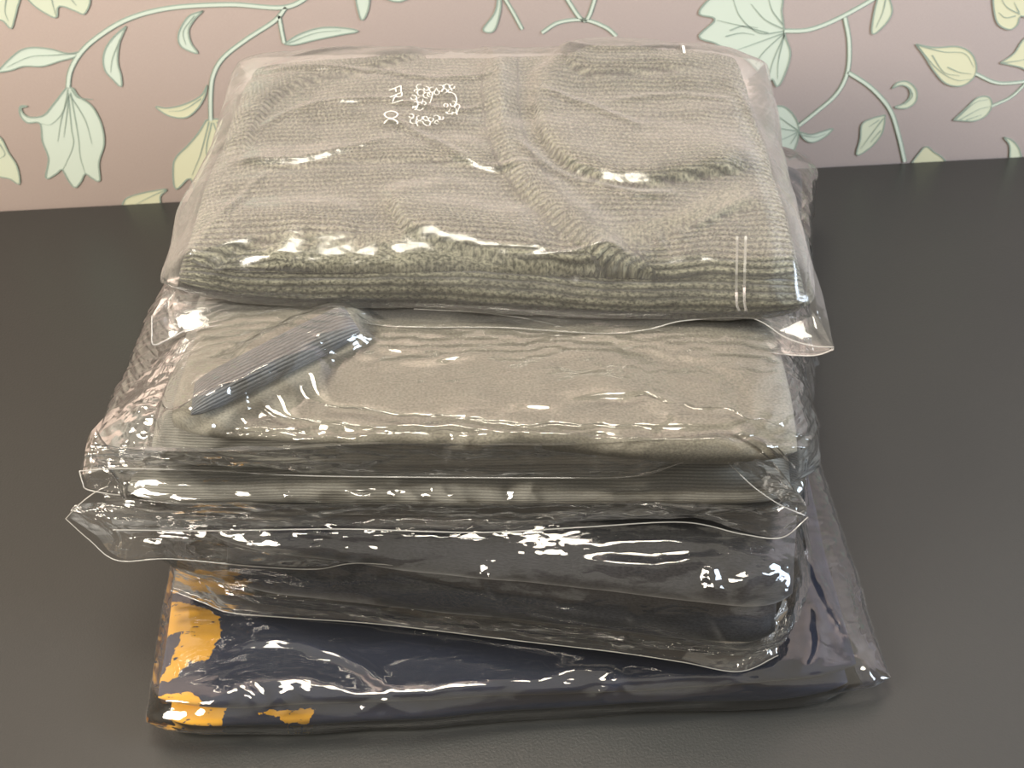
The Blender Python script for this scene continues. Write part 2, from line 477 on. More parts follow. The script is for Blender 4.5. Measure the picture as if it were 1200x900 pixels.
m_floor, nt = mat('brown_floor_boards')
gc = N(nt, 'ShaderNodeTexCoord').outputs['Object']
principled(nt, mixc(nt, noise(nt, scaled(nt, gc, (1, 8, 1)), 6, 4).outputs[0], (.12, .07, .04), (.25, .16, .1)), .5)
fl = box('floor', (-1.6, -1.4, -.80), (1.6, WY, -.75), m_floor); tag(fl, kind='structure')

m_table, nt = mat('matte_black_table')
gc = N(nt, 'ShaderNodeTexCoord').outputs['Object']
tn = noise(nt, gc, 700, 3).outputs[0]; tb = noise(nt, gc, 9, 2).outputs[0]
p = principled(nt, mixc(nt, tb, (.028, .029, .028), (.035, .035, .033)), .40, tn, .0003, .6, spec=.5)
tab = bpy.data.objects.new('table', None); COL.objects.link(tab); tab.location = (0, .4, -.75)
tag(tab, 'matte black tabletop pushed up against the pink floral wall', 'table')


def tpart(n, lo, hi, bev=0):
    o = box(n, np.array(lo)-np.array([0, .4, -.75]), np.array(hi)-np.array([0, .4, -.75]), m_table, tab)
    if bev:
        b = o.modifiers.new('b', 'BEVEL'); b.width = bev; b.segments = 2
    return o


tpart('tabletop', (-.95, -.05, -.03), (.95, WY-.0015, 0), .002)
for sx in (-.9, .84):
    for sy in (0, .95): tpart('leg', (sx, sy, -.75), (sx+.06, sy+.06, -.03))

# wallpaper print: leaves, flowers and vines lie flat on the wall
m_leaf = plain('print_cream_green', (.70, .74, .58), .75, .2)
m_leafb = plain('print_pale_aqua', (.68, .76, .66), .75, .2)
m_leafy = plain('print_yellow_green', (.74, .73, .52), .75, .2)
m_line = plain('print_grey_green_line', (.34, .42, .36), .75, .2)


def wp(x, y, off): v = aty(x, y, WY); return np.array([v[0], WY-off, v[2]])


def ribbon(pts, w, off, n=None, closed=False, taper=False):
    """flat stroke on the wall, w in metres"""
    n = n or max(8, len(pts)*6)
    C = smooth_curve([wp(x, y, off) for x, y in (list(pts)+([pts[0]] if closed else []))], n)
    T = np.gradient(C, axis=0); T /= np.linalg.norm(T, axis=1)[:, None]+1e-9
    Nn = np.stack([-T[:, 2], 0*T[:, 0], T[:, 0]], 1)
    ww = w*(np.linspace(1, .35, n) if taper else np.ones(n))
    V = np.stack([C-Nn*ww[:, None]/2, C+Nn*ww[:, None]/2], 1)
    return V.reshape(-1, 3), faces(n, 2, False)


def strokes(name, lst, m, parent):
    V, Fq, k = [], [], 0
    for pts, w, off, cl in lst:
        v, f = ribbon(pts, w, off, closed=cl, taper=not cl); V.append(v); Fq.append(f+k); k += len(v)
    return mesh(name, np.vstack(V), np.vstack(Fq), m, parent, smooth=False)


def motif(name, outline, m, veins=(), lw=.0011):
    off = .0006
    from mathutils import Vector
    from mathutils.geometry import tessellate_polygon
    C = smooth_curve([wp(x, y, off) for x, y in list(outline)+[outline[0]]], len(outline)*5)[:-1]
    tri = tessellate_polygon([[Vector(c) for c in C]])
    o = mesh(name, C, np.array([list(t) for t in tri]), m, wall, smooth=False)
    ln = strokes('print_outline', [(outline, lw, off+.0003, True)]+[(v, lw*.85, off+.0003, False) for v in veins], m_line, o)
    return o


def vine(pts, w):
    v, f = ribbon(pts, w+.0016, .0005, taper=False); mesh('printed_vine', v, f, m_line, wall, smooth=False)
    v2, f2 = ribbon(pts, w, .0010, taper=False); mesh('printed_vine', v2, f2, m_leafb, wall, smooth=False)


vine([(372, -12), (335, 8), (270, 5), (200, 9), (150, 22), (112, 45), (92, 65), (82, 85), (80, 102)], .0025)
vine([(335, 8), (322, 24), (290, 45), (262, 67), (250, 88), (247, 112), (247, 141)], .0022)
vine([(327, 18), (330, 35), (333, 50)], .002)
vine([(919, 36), (945, 35), (970, 27), (1000, 12), (1030, -6), (1045, -20)], .0024)
vine([(990, 20), (995, 50), (993, 84), (980, 110), (955, 132), (936, 147)], .0022)
vine([(993, 84), (1020, 102), (1042, 127), (1052, 155), (1060, 189)], .0022)
vine([(1143, 86), (1165, 96), (1185, 97), (1215, 93)], .0016)
vine([(1162, 124), (1185, 113), (1204, 95)], .0014)
vine([(660, -8), (685, 24), (700, -10)], .0020)
vine([(635, 38), (655, 26), (685, 23), (710, 32), (722, 42)], .0018)
vine([(588, -8), (600, 12), (612, 34)], .0016)
motif('printed_leaf', [(97, 59), (80, 62), (60, 57), (40, 55), (25, 58), (12, 68), (0, 80), (-6, 84), (12, 82), (28, 77), (50, 77), (70, 71), (88, 66)], m_leafb, [((90, 62), (60, 64), (35, 66), (8, 78))])
motif('printed_leaf', [(148, 30), (134, 42), (124, 56), (121, 70), (124, 83), (132, 92), (142, 101), (142, 88), (138, 72), (140, 50)], m_leafb, [((141, 45), (132, 68), (130, 84))])
motif('printed_leaf', [(238, 12), (222, 18), (212, 32), (209, 45), (214, 55), (232, 62), (224, 50), (221, 35), (228, 22)], m_leafb, [((228, 18), (215, 36), (218, 52))])
motif('printed_leaf', [(243, 99), (235, 112), (215, 122), (195, 126), (182, 124), (198, 135), (218, 137), (232, 126), (240, 112)], m_leafy, [((236, 115), (215, 128), (198, 130))])
motif('printed_leaf', [(333, 51), (350, 40), (375, 32), (402, 32), (420, 36), (400, 40), (370, 46), (345, 52)], m_leafb, [((338, 50), (370, 38), (400, 35))])
motif('printed_flower', [(78, 102), (64, 120), (52, 134), (38, 137), (29, 134), (25, 126), (33, 124), (24, 124), (24, 134), (32, 143), (47, 144), (50, 165), (57, 185), (54, 208), (66, 203), (73, 198), (80, 210), (88, 219), (95, 212), (100, 203), (108, 208), (117, 211), (116, 190), (122, 168), (119, 145), (108, 124), (92, 112), (86, 103)], m_leafb,
      [((80, 104), (74, 130), (60, 145), (48, 144)), ((80, 108), (84, 150), (86, 170), (74, 198)), ((83, 108), (92, 160), (94, 182), (100, 203)), ((82, 110), (100, 140), (108, 168)), ((80, 112), (72, 140), (68, 165)), ((81, 112), (78, 138), (75, 160))], .0012)
strokes('printed_tendril', [([(84, 104), (92, 114), (109, 116)], .0014, .0008, False)], m_line, wall)
motif('printed_flower', [(242, 140), (232, 156), (220, 170), (207, 183), (203, 195), (206, 221), (222, 208), (228, 222), (232, 240), (290, 240), (292, 170), (275, 146), (258, 139)], m_leafy,
      [((245, 142), (235, 180), (225, 205)), ((248, 143), (242, 180), (256, 212)), ((250, 143), (262, 175), (266, 190)), ((254, 142), (270, 165), (276, 185))], .0012)
motif('printed_leaf', [(142, 243), (148, 232), (165, 226), (180, 223), (196, 221), (188, 229), (184, 243)], m_leafy, [((196, 221), (172, 232), (158, 240))])
motif('printed_flower', [(-8, -8), (22, -8), (20, 10), (17, 22), (13, 33), (4, 24), (-8, 18)], m_leaf, [((8, -5), (6, 12), (10, 24))])
motif('printed_flower', [(28, -8), (100, -8), (100, 15), (88, 12), (75, 7), (68, 8), (66, 20), (52, 14), (38, 4)], m_leaf, [((60, -6), (62, 4), (66, 18)), ((80, -6), (90, 6))])
motif('printed_flower', [(-8, 155), (2, 162), (10, 178), (20, 194), (23, 215), (12, 209), (-8, 200)], m_leaf, [((0, 168), (6, 180), (-2, 186))])
motif('printed_flower', [(858, -8), (835, -4), (819, 15), (838, 22), (819, 42), (838, 50), (855, 60), (870, 66), (884, 78), (898, 95), (905, 92), (911, 101), (920, 85), (926, 62), (920, 42), (916, 15), (912, -8)], m_leafb,
      [((919, 36), (890, 38), (868, 20), (858, -4)), ((919, 38), (880, 52), (858, 60)), ((919, 38), (895, 60), (885, 75)), ((919, 40), (906, 70), (900, 92)), ((919, 40), (912, 70), (911, 92)), ((917, 33), (896, 22), (880, 4)), ((900, 38), (870, 30), (840, 23)), ((917, 28), (905, 12), (900, -4)), ((855, 35), (870, 30), (888, 32)), ((850, 42), (868, 38), (884, 40))], .0013)
motif('printed_leaf', [(1030, -8), (1024, 15), (1022, 39), (1036, 29), (1045, 14), (1042, -2), (1038, -8)], m_leaf, [((1038, -4), (1034, 14), (1026, 32))])
motif('printed_bud', [(1073, 51), (1095, 55), (1122, 54), (1138, 62), (1144, 78), (1140, 91), (1126, 100), (1108, 97), (1094, 82), (1084, 66)], m_leafy,
      [((1074, 52), (1105, 60), (1130, 62), (1141, 78)), ((1075, 53), (1098, 80), (1120, 93), (1138, 92)), ((1092, 64), (1106, 84), (1124, 88)), ((1110, 78), (1124, 84), (1138, 86))])
motif('printed_bud', [(1117, 140), (1132, 126), (1145, 114), (1158, 113), (1162, 123), (1155, 135), (1142, 141), (1130, 141)], m_leaf, [((1120, 139), (1142, 120), (1158, 116)), ((1124, 140), (1146, 128), (1160, 124)), ((1132, 140), (1150, 134))])
motif('printed_leaf', [(1172, 73), (1188, 62), (1199, 46), (1215, 40), (1215, 84), (1195, 78)], m_leafy, [((1175, 73), (1196, 70), (1210, 66))])
motif('printed_flower', [(1163, -8), (1165, 14), (1170, 28), (1183, 34), (1192, 28), (1196, 18), (1215, 22), (1215, -8)], m_leafy, [((1195, 16), (1180, 8), (1172, -4)), ((1194, 14), (1188, 2)), ((1190, 18), (1178, 20), (1170, 14))])
motif('printed_leaf', [(1045, 103), (1052, 96), (1063, 95), (1073, 104), (1073, 118), (1062, 126), (1048, 125), (1058, 121), (1066, 113), (1065, 103), (1056, 99)], m_leaf, [((1066, 103), (1069, 112), (1060, 122))])
motif('printed_leaf', [(1037, 134), (1022, 138), (1010, 145), (1008, 162), (1004, 181), (1020, 172), (1032, 158), (1036, 146)], m_leaf, [((1035, 138), (1020, 158), (1008, 174)), ((1030, 140), (1018, 148)), ((1032, 152), (1020, 166))])
motif('printed_flower', [(898, 130), (908, 124), (920, 125), (931, 136), (936, 150), (934, 166), (928, 177), (914, 170), (898, 160)], m_leafb, [((935, 152), (918, 140), (904, 130)), ((935, 153), (916, 150), (900, 146)), ((935, 154), (918, 162), (906, 164)), ((934, 156), (926, 168))])
motif('printed_leaf', [(937, 154), (950, 157), (962, 154), (976, 150), (966, 160), (952, 166), (942, 162)], m_leafb, [((940, 158), (955, 160), (968, 156))])
motif('printed_leaf', [(1067, 192), (1076, 180), (1085, 171), (1095, 178), (1104, 184), (1106, 192)], m_leafy)
motif('printed_leaf', [(1176, 160), (1186, 164), (1194, 174), (1196, 188), (1184, 188), (1183, 170)], m_leaf)
motif('printed_leaf', [(416, -8), (419, 8), (424, 23), (431, 12), (432, -8)], m_leafb)
motif('printed_leaf', [(584, -8), (580, 14), (566, 34), (578, 36), (585, 18), (587, 0)], m_leafb)
motif('printed_leaf', [(445, -8), (455, -1), (470, 1), (485, -8)], m_leafb)

# the pattern repeats above and to both sides
top_z = aty(600, 0, WY)[2]
for o in [c for c in wall.children]:
    z = [v.co.z for v in o.data.vertices]; x = [v.co.x for v in o.data.vertices]
    if max(z) > top_z-.004 or min(z) < .002 or max(abs(min(x)), abs(max(x))) > .46: continue
    for dx, dz in ((.12, .215), (-.93, .02), (.93, .02), (-.81, .235), (1.05, .235), (-.10, .43)):
        if abs(sum(x)/len(x)+dx) > 1.5: continue
        c = o.copy(); COL.objects.link(c); c.parent = wall; c.location = (dx, 0, dz)
        for g in o.children: d = g.copy(); COL.objects.link(d); d.parent = c

# ------------------------------------------------------------------ cloths and films
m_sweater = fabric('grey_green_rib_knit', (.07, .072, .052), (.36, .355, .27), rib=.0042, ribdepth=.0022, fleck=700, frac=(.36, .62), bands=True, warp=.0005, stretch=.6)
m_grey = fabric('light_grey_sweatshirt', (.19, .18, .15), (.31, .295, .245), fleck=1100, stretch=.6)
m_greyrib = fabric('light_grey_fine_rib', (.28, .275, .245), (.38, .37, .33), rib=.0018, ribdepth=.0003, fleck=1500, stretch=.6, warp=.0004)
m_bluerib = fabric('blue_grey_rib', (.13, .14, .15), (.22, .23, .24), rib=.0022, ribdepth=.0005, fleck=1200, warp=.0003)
m_dark = fabric('charcoal_navy_fleece', (.012, .014, .020), (.035, .036, .045), fleck=1400, sheen=.35)

f_frost = film('frosted_matte_film', rough=.20, haze=.155, bscale=38, bdist=.0010, refl=1.6, hazecol=(.88, .85, .80))
f_flap = film('loose_clear_film', rough=.08, haze=.10, bscale=40, bdist=.0016, refl=2.3)
f_clear = film('clear_film', rough=.06, haze=.035, bscale=34, bdist=.0015, refl=2.0)
f_tight = film('tight_clear_film', rough=.05, haze=.04, bscale=30, bdist=.0009, refl=2.3)
f_edge = film('film_edge', rough=.2, haze=.9, bscale=60, bdist=.0001, refl=1.5, hazecol=(.95, .94, .9))


def C4(p, zb, zt): return (p[0], p[1], zb, zt)


# ---- 1. navy t-shirt with yellow print, lowest
YEL = [
    [(175, 652), (275, 655), (268, 698), (235, 694), (215, 692), (192, 700), (172, 712)],
    [(170, 722), (190, 708), (206, 705), (236, 711), (256, 722), (260, 742), (242, 775), (222, 775), (205, 795), (176, 806), (196, 782), (213, 742), (204, 740), (188, 752), (170, 762)],
    [(150, 834), (180, 818), (222, 812), (232, 822), (228, 834), (258, 834), (256, 862), (240, 876), (200, 892), (150, 892)],
    [(300, 838), (332, 838), (366, 836), (358, 852), (330, 851), (322, 844), (298, 842)],
]


def inpoly(px, poly):
    """signed distance to polygon, positive inside, in the polygon's units"""
    x, y = px[..., 0], px[..., 1]; ins = np.zeros(x.shape, bool); dm = np.full(x.shape, 1e9); n = len(poly)
    for i in range(n):
        x1, y1 = poly[i]; x2, y2 = poly[(i+1) % n]
        c = ((y1 > y) != (y2 > y)) & (x < (x2-x1)*(y-y1)/((y2-y1)+1e-12)+x1); ins ^= c
        t = np.clip(((x-x1)*(x2-x1)+(y-y1)*(y2-y1))/((x2-x1)**2+(y2-y1)**2+1e-12), 0, 1)
        dm = np.minimum(dm, np.hypot(x-x1-t*(x2-x1), y-y1-t*(y2-y1)))
    return np.where(ins, dm, -dm)


def print_attr(P):
    # the print lies on the folded shirt's left side; its outline is given on the shirt's skin (x, unrolled y)
    q = np.stack([P[..., 0], P[..., 1]+P[..., 2]], -1); out = np.full(P.shape[:2], -1.0)
    for poly in YEL:
        pp = []
        for (x, y) in poly:
            z = .031 if y < 828 else .031-(y-828)/46*.030
            w = at(x, y, max(z, .001)); pp.append((w[0], w[1]+w[2]))
        out = np.maximum(out, inpoly(q, pp))
    return {'print': out}


m_navy, nt = mat('navy_jersey_with_yellow_print')
uv = N(nt, 'ShaderNodeUVMap').outputs[0]
at_ = N(nt, 'ShaderNodeAttribute', attribute_name='print').outputs['Fac']
gc = N(nt, 'ShaderNodeTexCoord').outputs['Object']
ng = noise(nt, gc, 220, 4, .7).outputs[0]; ncr = noise(nt, scaled(nt, gc, (1, 2.5, 1)), 150, 3, .6).outputs[0]
edge = mth(nt, 'GREATER_THAN', mth(nt, 'ADD', at_, mth(nt, 'MULTIPLY', mth(nt, 'SUBTRACT', ng, .5), .008)), 0)
crack = mth(nt, 'LESS_THAN', ncr, .66)
msk = mth(nt, 'MULTIPLY', edge, crack)
navy = mixc(nt, noise(nt, uv, 1500, 2).outputs[0], (.010, .015, .036), (.024, .032, .066))
principled(nt, mixc(nt, msk, navy, (.78, .40, .035)), .85, mth(nt, 'ADD', mth(nt, 'MULTIPLY', noise(nt, uv, 1500, 2).outputs[0], .3), mth(nt, 'MULTIPLY', msk, .4)), .0003, 1, .15, .2)

A = {'FL': at(192, 866, .004), 'FR': at(1004, 818, .004)}
t1 = empty('folded_tshirt', (0, .7, 0), 'folded navy t-shirt with cracked yellow print, flattest and lowest garment of the pile', 'shirt')
A_FL = C4(A['FL'], .003, .031); A_FR = C4(A['FR'], .003, .020); A_BR = (.178, .80, .003, .030); A_BL = (-.205, .80, .003, .030)
_, G01 = slab('lower_fold', C4(A['FL']+[0.001, .001, 0], .003, .016), C4(A['FR']+[-.002, .001, 0], .003, .011), (.175, .80, .003, .015), (-.203, .80, .003, .015), m_navy, t1, res=.003, qy=9, qz=2.2, wave=.001, seed=3, attr=print_attr)
_, G02 = slab('upper_fold', C4(A['FL']+[-.002, .004, 0], .015, .032), C4(A['FR']+[-.001, .005, 0], .010, .021), (.178, .80, .015, .030), (-.207, .80, .015, .032), m_navy, t1, res=.002, qy=12, qz=2.6, wave=.0015, seed=4, attr=print_attr,
     sim=dict(eps=(.006, .006), dmax=.0022, iters=25, seed=3, bend=.2, nscale=30))

bA = empty('shirt_bag', (0, .7, 0), 'tight clear glossy bag around the navy shirt, flat on the black table', 'plastic bag')
_, PA = slab('film', C4(A['FL']+[-.006, -.006, 0], .001, .035), C4(at(1035, 817, .003)+[.002, -.003, 0], .001, .026), (.185, .83, .001, .034), (-.213, .83, .001, .036), f_tight, bA, res=.0024, cover=[G01, G02], qy=11, qz=2.3, wave=.0015, seed=6, sub=1,
             sim=dict(eps=(.02, .05), dmax=.004, iters=80, seed=11, bend=.03, nscale=34, flat=.5, long=.45), relief=lambda P: pinch(P, [
         [(262, 760), (300, 748), (360, 755), (430, 782), (470, 812)], [(255, 800), (300, 792), (380, 800), (440, 822)], [(640, 790), (700, 780), (745, 800)], [(240, 835), (262, 812), (290, 806), (305, 830)], [(300, 835), (330, 815), (345, 835)],
         [(420, 835), (450, 820), (480, 838)], [(700, 815), (720, 800), (740, 812)], [(860, 800), (920, 802), (985, 795)], [(945, 640), (970, 700), (1005, 760)], [(955, 700), (960, 750), (950, 790)], [(1008, 762), (1020, 790), (1030, 812)]], h=.0025, w=.0022))

# ---- 2. dark fleece garment folded in two thick rolls
t2 = empty('folded_fleece', (0, .7, 0), 'folded charcoal fleece garment in two thick rolls, directly above the navy t-shirt', 'sweatshirt')
B = {'FL': at(268, 718, .036), 'FR': at(905, 775, .036)}
_, G1 = slab('lower_roll', C4(B['FL']+[.002, .003, 0], .038, .068), C4(B['FR']+[.001, .001, 0], .034, .062), (.196, .90, .036, .062), (-.20, .90, .036, .070), m_dark, t2, res=.0025, qy=8, qz=2.2, p=14, wave=.004, seed=13,
     sim=dict(eps=(.01, .02), dmax=.004, iters=30, seed=5, bend=.3, nscale=25))
_, G2 = slab('upper_roll', C4(at(250, 650, .075)+[0, .002, 0], .068, .098), C4(at(925, 742, .052)+[0, .001, 0], .050, .099), (.218, .915, .062, .092), (-.20, .90, .070, .100), m_dark, t2, res=.0025, qy=8, qz=2.2, p=14, wave=.004, seed=17,
     sim=dict(eps=(.01, .02), dmax=.004, iters=30, seed=6, bend=.3, nscale=25))
bB = empty('fleece_bag', (0, .7, 0), 'clear crinkled bag around the charcoal fleece, second bag up from the table', 'plastic bag')


def exB(P, su, sy, zz):                      # the bag's front bottom corner sags down onto the shirt at the right
    w = np.clip(su, 0, 1)**3*np.clip(-sy, 0, 1)**6
    P[..., 2] -= .004*w*(zz < .3)
    return P


slab('film', C4(at(196, 700, .036)+[-.002, -.002, 0], .036, .104), C4(at(918, 780, .036)+[-.001, -.004, 0], .033, .103), (.230, .935, .036, .098), (-.208, .93, .036, .106), f_clear, bB, res=.0025, cover=[G1, G2], qy=10, qz=2.4, p=16, wave=.003, seed=21, sub=1, extra=exB,
     sim=dict(eps=(.03, .10), dmax=.010, iters=110, seed=31, bend=.05, nscale=26, flat=.5, long=.4), relief=lambda P: pinch(P, [
         [(215, 690), (300, 700), (400, 706), (470, 722), (560, 738), (640, 742)], [(622, 722), (680, 730), (742, 736), (746, 722), (735, 712)], [(688, 656), (740, 664), (800, 660), (835, 652)], [(830, 655), (834, 672), (838, 688), (852, 690)],
         [(690, 640), (760, 632), (840, 634), (880, 645)], [(574, 664), (578, 690), (590, 712)], [(855, 690), (880, 676), (912, 672)], [(860, 700), (875, 680), (905, 660)], [(640, 700), (660, 706), (690, 704)], [(480, 694), (560, 690), (640, 702), (700, 722)],
         [(300, 668), (400, 680), (480, 676), (560, 690)], [(850, 728), (880, 720), (900, 735)], [(836, 722), (850, 745), (865, 765)]], h=.0035, w=.0026))
sheet('corner_flap', [at(840, 728, .050), at(870, 745, .045), at(900, 740, .050), at(925, 700, .06)], [at(800, 772, .036), at(866, 787, .033), at(912, 768, .036), at(930, 715, .05)], f_flap, bB, 60, 30,
      sim=dict(eps=(.05, .06), dmax=.006, iters=60, seed=33, bend=.03, nscale=80))
ctr = [at(200, 692, .038), at(240, 707, .036), at(270, 718, .0355), at(340, 724, .0355), at(450, 732, .0355), at(600, 750, .0355), at(720, 764, .0355), at(800, 776, .0355), at(866, 787, .034), at(912, 768, .037)]
sheet('front_flap', [at(203, 668, .052), at(240, 676, .051), at(275, 684, .050), at(340, 690, .050), at(450, 700, .050), at(600, 718, .050), at(720, 732, .049), at(800, 742, .048), at(866, 752, .047), at(920, 735, .050)], ctr, f_flap, bB, 280, 24, bow=.002,
      sim=dict(eps=(.02, .06), dmax=.004, iters=60, seed=34, bend=.05, nscale=40))
c = smooth_curve([at(200, 692, .038), at(240, 707, .036), at(270, 718, .0355), at(340, 724, .0355), at(450, 732, .0355), at(600, 750, .0355), at(720, 764, .0355), at(800, 776, .0355), at(866, 787, .034), at(912, 768, .037)], 140)
tube('seal', c, .00035, f_edge, bB)

# ---- 3. light grey sweatshirt: three folded layers and a sleeve on top
t3 = empty('folded_sweatshirt', (0, .7, .1), 'folded plain light grey sweatshirt with one sleeve laid diagonally, below the knit sweater', 'sweatshirt')
_, G3 = slab('bottom_layer', C4(at(150, 598, .108), .104, .130), C4(at(930, 603, .105), .101, .130), (.165, .86, .100, .130), (-.175, .86, .106, .134), m_greyrib, t3, res=.0025, qy=9, qz=2.4, p=14, wave=.0015, seed=41)
_, G4 = slab('middle_layer', C4(at(175, 560, .130)+[0, .002, 0], .130, .147), C4(at(915, 560, .127)+[0, .002, 0], .127, .144), (.158, .85, .130, .146), (-.17, .85, .134, .150), m_greyrib, t3, res=.0025, qy=9, qz=2.3, p=14, wave=.002, seed=42)


def exC(P, su, sy, zz):
    # the front fold bows: droops toward both ends; long soft valleys run up from the front
    f = np.clip(-sy, 0, 1)**3*np.clip((zz+1)/2, 0, 1)
    P[..., 2] -= .006*np.clip(su-.35, 0, 1)**2*f*3
    P[..., 2] -= .0035*np.exp(-((P[..., 0]-.075+(P[..., 1]-.6)*1.8)/.012)**2)*np.clip((zz+1)/2, 0, 1)*np.clip(1-np.abs(P[..., 1]-.59)/.06, 0, 1)
    return P


_, G5 = slab('top_layer', C4(at(205, 525, .142)+[0, -.001, 0], .144, .160), C4(at(930, 562, .136)+[0, -.002, 0], .138, .166), (.158, .84, .146, .168), (-.165, .84, .148, .168), m_grey, t3, res=.002, qy=7, qz=2.3, p=12, wave=.003, seed=43, extra=exC, relief=lambda P: fold_step(fold_step(P, ([(195, 500), (240, 476), (330, 428), (420, 388), (440, 370)], .163), .009, .06, .002), ([(335, 440), (330, 415), (340, 390), (360, 370)], .165), .0015, .02),
     sim=dict(eps=(.008, .01), dmax=.003, iters=30, seed=7, bend=.3, nscale=22))
# the sleeve's cuff rolled along the lip of the sleeve fold
_, G6 = slab('sleeve_cuff', C4(at(226, 498, .160), .157, .174), C4(at(428, 402, .164), .163, .180), C4(at(408, 366, .168), .164, .181), C4(at(230, 452, .165), .159, .175), m_bluerib, t3, res=.0015, qy=2.3, qz=2.1, p=5, wave=.001, seed=46)

bC = empty('sweatshirt_bag', (0, .7, .1), 'large clear shiny bag around the light grey sweatshirt, its loose flaps hanging at left', 'plastic bag')
slab('film', C4(at(118, 566, .118)+[0, -.006, 0], .101, .158), C4(at(945, 590, .110)+[0, -.006, 0], .101, .168), (.172, .88, .099, .176), (-.185, .88, .103, .180), f_clear, bC, res=.0024, cover=[G3, G4, G5, G6], qy=6.5, qz=2.0, p=12, wave=.002, seed=51, sub=1,
     sim=dict(eps=(.03, .12), dmax=.008, iters=110, seed=52, bend=.03, nscale=42, flat=.15, long=.4), relief=lambda P: pinch(pinch(P, [
         [(375, 538), (410, 520), (450, 502), (500, 498), (560, 502), (620, 510), (690, 514)], [(528, 504), (532, 520), (522, 540)], [(330, 594), (360, 576), (395, 573), (430, 584), (450, 572), (480, 590)], [(505, 572), (512, 588), (540, 592)],
         [(598, 592), (607, 572), (616, 592)], [(460, 540), (520, 532), (600, 536), (650, 528)], [(200, 592), (260, 584), (330, 590)], [(700, 580), (740, 574), (765, 582)], [(250, 478), (240, 500), (262, 512)], [(180, 530), (240, 510), (300, 500), (340, 508)],
         [(160, 480), (200, 500), (215, 530)], [(820, 510), (860, 525), (900, 545), (925, 575)], [(870, 500), (900, 530), (935, 560)], [(660, 540), (720, 536), (790, 540)]], h=.003, w=.0022),
         [[(440, 492), (520, 470), (590, 432), (640, 420)], [(455, 432), (520, 415), (600, 422)], [(640, 460), (700, 452), (760, 462), (800, 490)], [(300, 430), (360, 420), (430, 428)], [(720, 430), (800, 446), (880, 462)]], h=.0018, w=.004))
# flaps: (inner edge, outer edge)
up1 = [at(112, 520, 0.153), at(180, 528, 0.153), at(300, 528, 0.154), at(450, 520, 0.157), at(640, 522, 0.157), at(760, 516, 0.159), at(850, 508, 0.161), at(905, 520, 0.159), at(932, 550, 0.153)]
hem1 = [at(93, 552, 0.139), at(145, 549, 0.139), at(250, 552, 0.137), at(380, 558, 0.135), at(640, 560, 0.135), at(745, 558, 0.136), at(800, 542, 0.143), at(850, 530, 0.147), at(895, 545, 0.143)]
sheet('front_flap', up1, hem1, f_flap, bC, 260, 24, bow=.002, sim=dict(eps=(.03, .10), dmax=.006, iters=70, seed=61, bend=.03, nscale=50))
tube('flap_edge', smooth_curve(hem1, 200), .0004, f_edge, bC)
hem2 = [at(93, 552, .124), at(97, 566, .120), at(103, 574, .117), at(140, 580, .114), at(160, 576, .115), at(185, 560, .120)]
sheet('side_flap', [at(112, 500, .145), at(120, 515, .14), at(135, 530, .135), at(150, 540, .13), at(165, 545, .13), at(185, 548, .13)], hem2, f_flap, bC, 60, 30, sim=dict(eps=(.05, .05), dmax=.006, iters=60, seed=62, bend=.03, nscale=70))
tube('flap_edge', smooth_curve(hem2, 60), .0004, f_edge, bC)
sheet('side_wall', [at(225, 400, .160), at(205, 430, .158), at(190, 470, .152), at(180, 510, .142), at(175, 545, .13)], [at(205, 392, .160), at(165, 430, .150), at(128, 480, .140), at(100, 515, .130), at(93, 552, .124)], f_flap, bC, 90, 30, bow=.002,
      sim=dict(eps=(.03, .05), dmax=.006, iters=60, seed=63, bend=.03, nscale=50))
low_in = [at(118, 578, 0.127), at(200, 590, 0.123), at(330, 592, 0.121), at(500, 590, 0.121), at(700, 590, 0.121), at(860, 596, 0.120), at(938, 590, 0.122)]
hem3 = [at(132, 621, 0.107), at(250, 622, 0.105), at(400, 620, 0.105), at(560, 624, 0.103), at(680, 618, 0.105), at(800, 612, 0.108), at(870, 626, 0.103), at(916, 630, 0.103), at(947, 606, 0.113)]
sheet('lower_flap', low_in, hem3, f_flap, bC, 260, 26, bow=.004, sim=dict(eps=(.04, .10), dmax=.008, iters=70, seed=64, bend=.03, nscale=46))
tube('flap_edge', smooth_curve(hem3, 200), .0004, f_edge, bC)
hem4 = [at(77, 608, .098), at(105, 633, .088), at(138, 657, .080), at(200, 655, .080), at(300, 664, .078), at(370, 667, .077), at(420, 660, .080), at(520, 666, .078), at(600, 660, .080), at(650, 652, .083), at(690, 628, .090)]
low4 = [at(95, 590, .106), at(130, 590, .108), at(180, 600, .104), at(260, 605, .102), at(340, 606, .100), at(420, 606, .100), at(500, 606, .100), at(580, 604, .100), at(640, 600, .101), at(690, 598, .102), at(720, 598, .102)]
sheet('hanging_flap', low4, hem4, f_flap, bC, 240, 34, bow=.003, sim=dict(eps=(.04, .12), dmax=.010, iters=90, seed=65, bend=.03, nscale=42))
tube('flap_edge', smooth_curve(hem4, 200), .0004, f_edge, bC)
curl_o = [at(745, 558, 0.136), at(790, 545, 0.143), at(835, 527, 0.149), at(858, 547, 0.144), at(885, 572, 0.136), at(915, 592, 0.129), at(943, 604, 0.123)]
curl_i = [at(752, 538, 0.147), at(790, 522, 0.154), at(845, 508, 0.161), at(885, 522, 0.157), at(915, 552, 0.148), at(935, 580, 0.137), at(946, 598, 0.127)]
sheet('curled_flap', curl_i, curl_o, f_flap, bC, 110, 16, bow=.003, sim=dict(eps=(.03, .10), dmax=.007, iters=60, seed=68, bend=.03, nscale=70))
tube('flap_edge', smooth_curve(curl_o, 90), .00035, f_edge, bC)
hem5 = [at(77, 608, .098), at(92, 592, .106), at(110, 578, .112), at(126, 570, .117)]
tube('flap_edge', smooth_curve(hem5, 30), .0004, f_edge, bC)

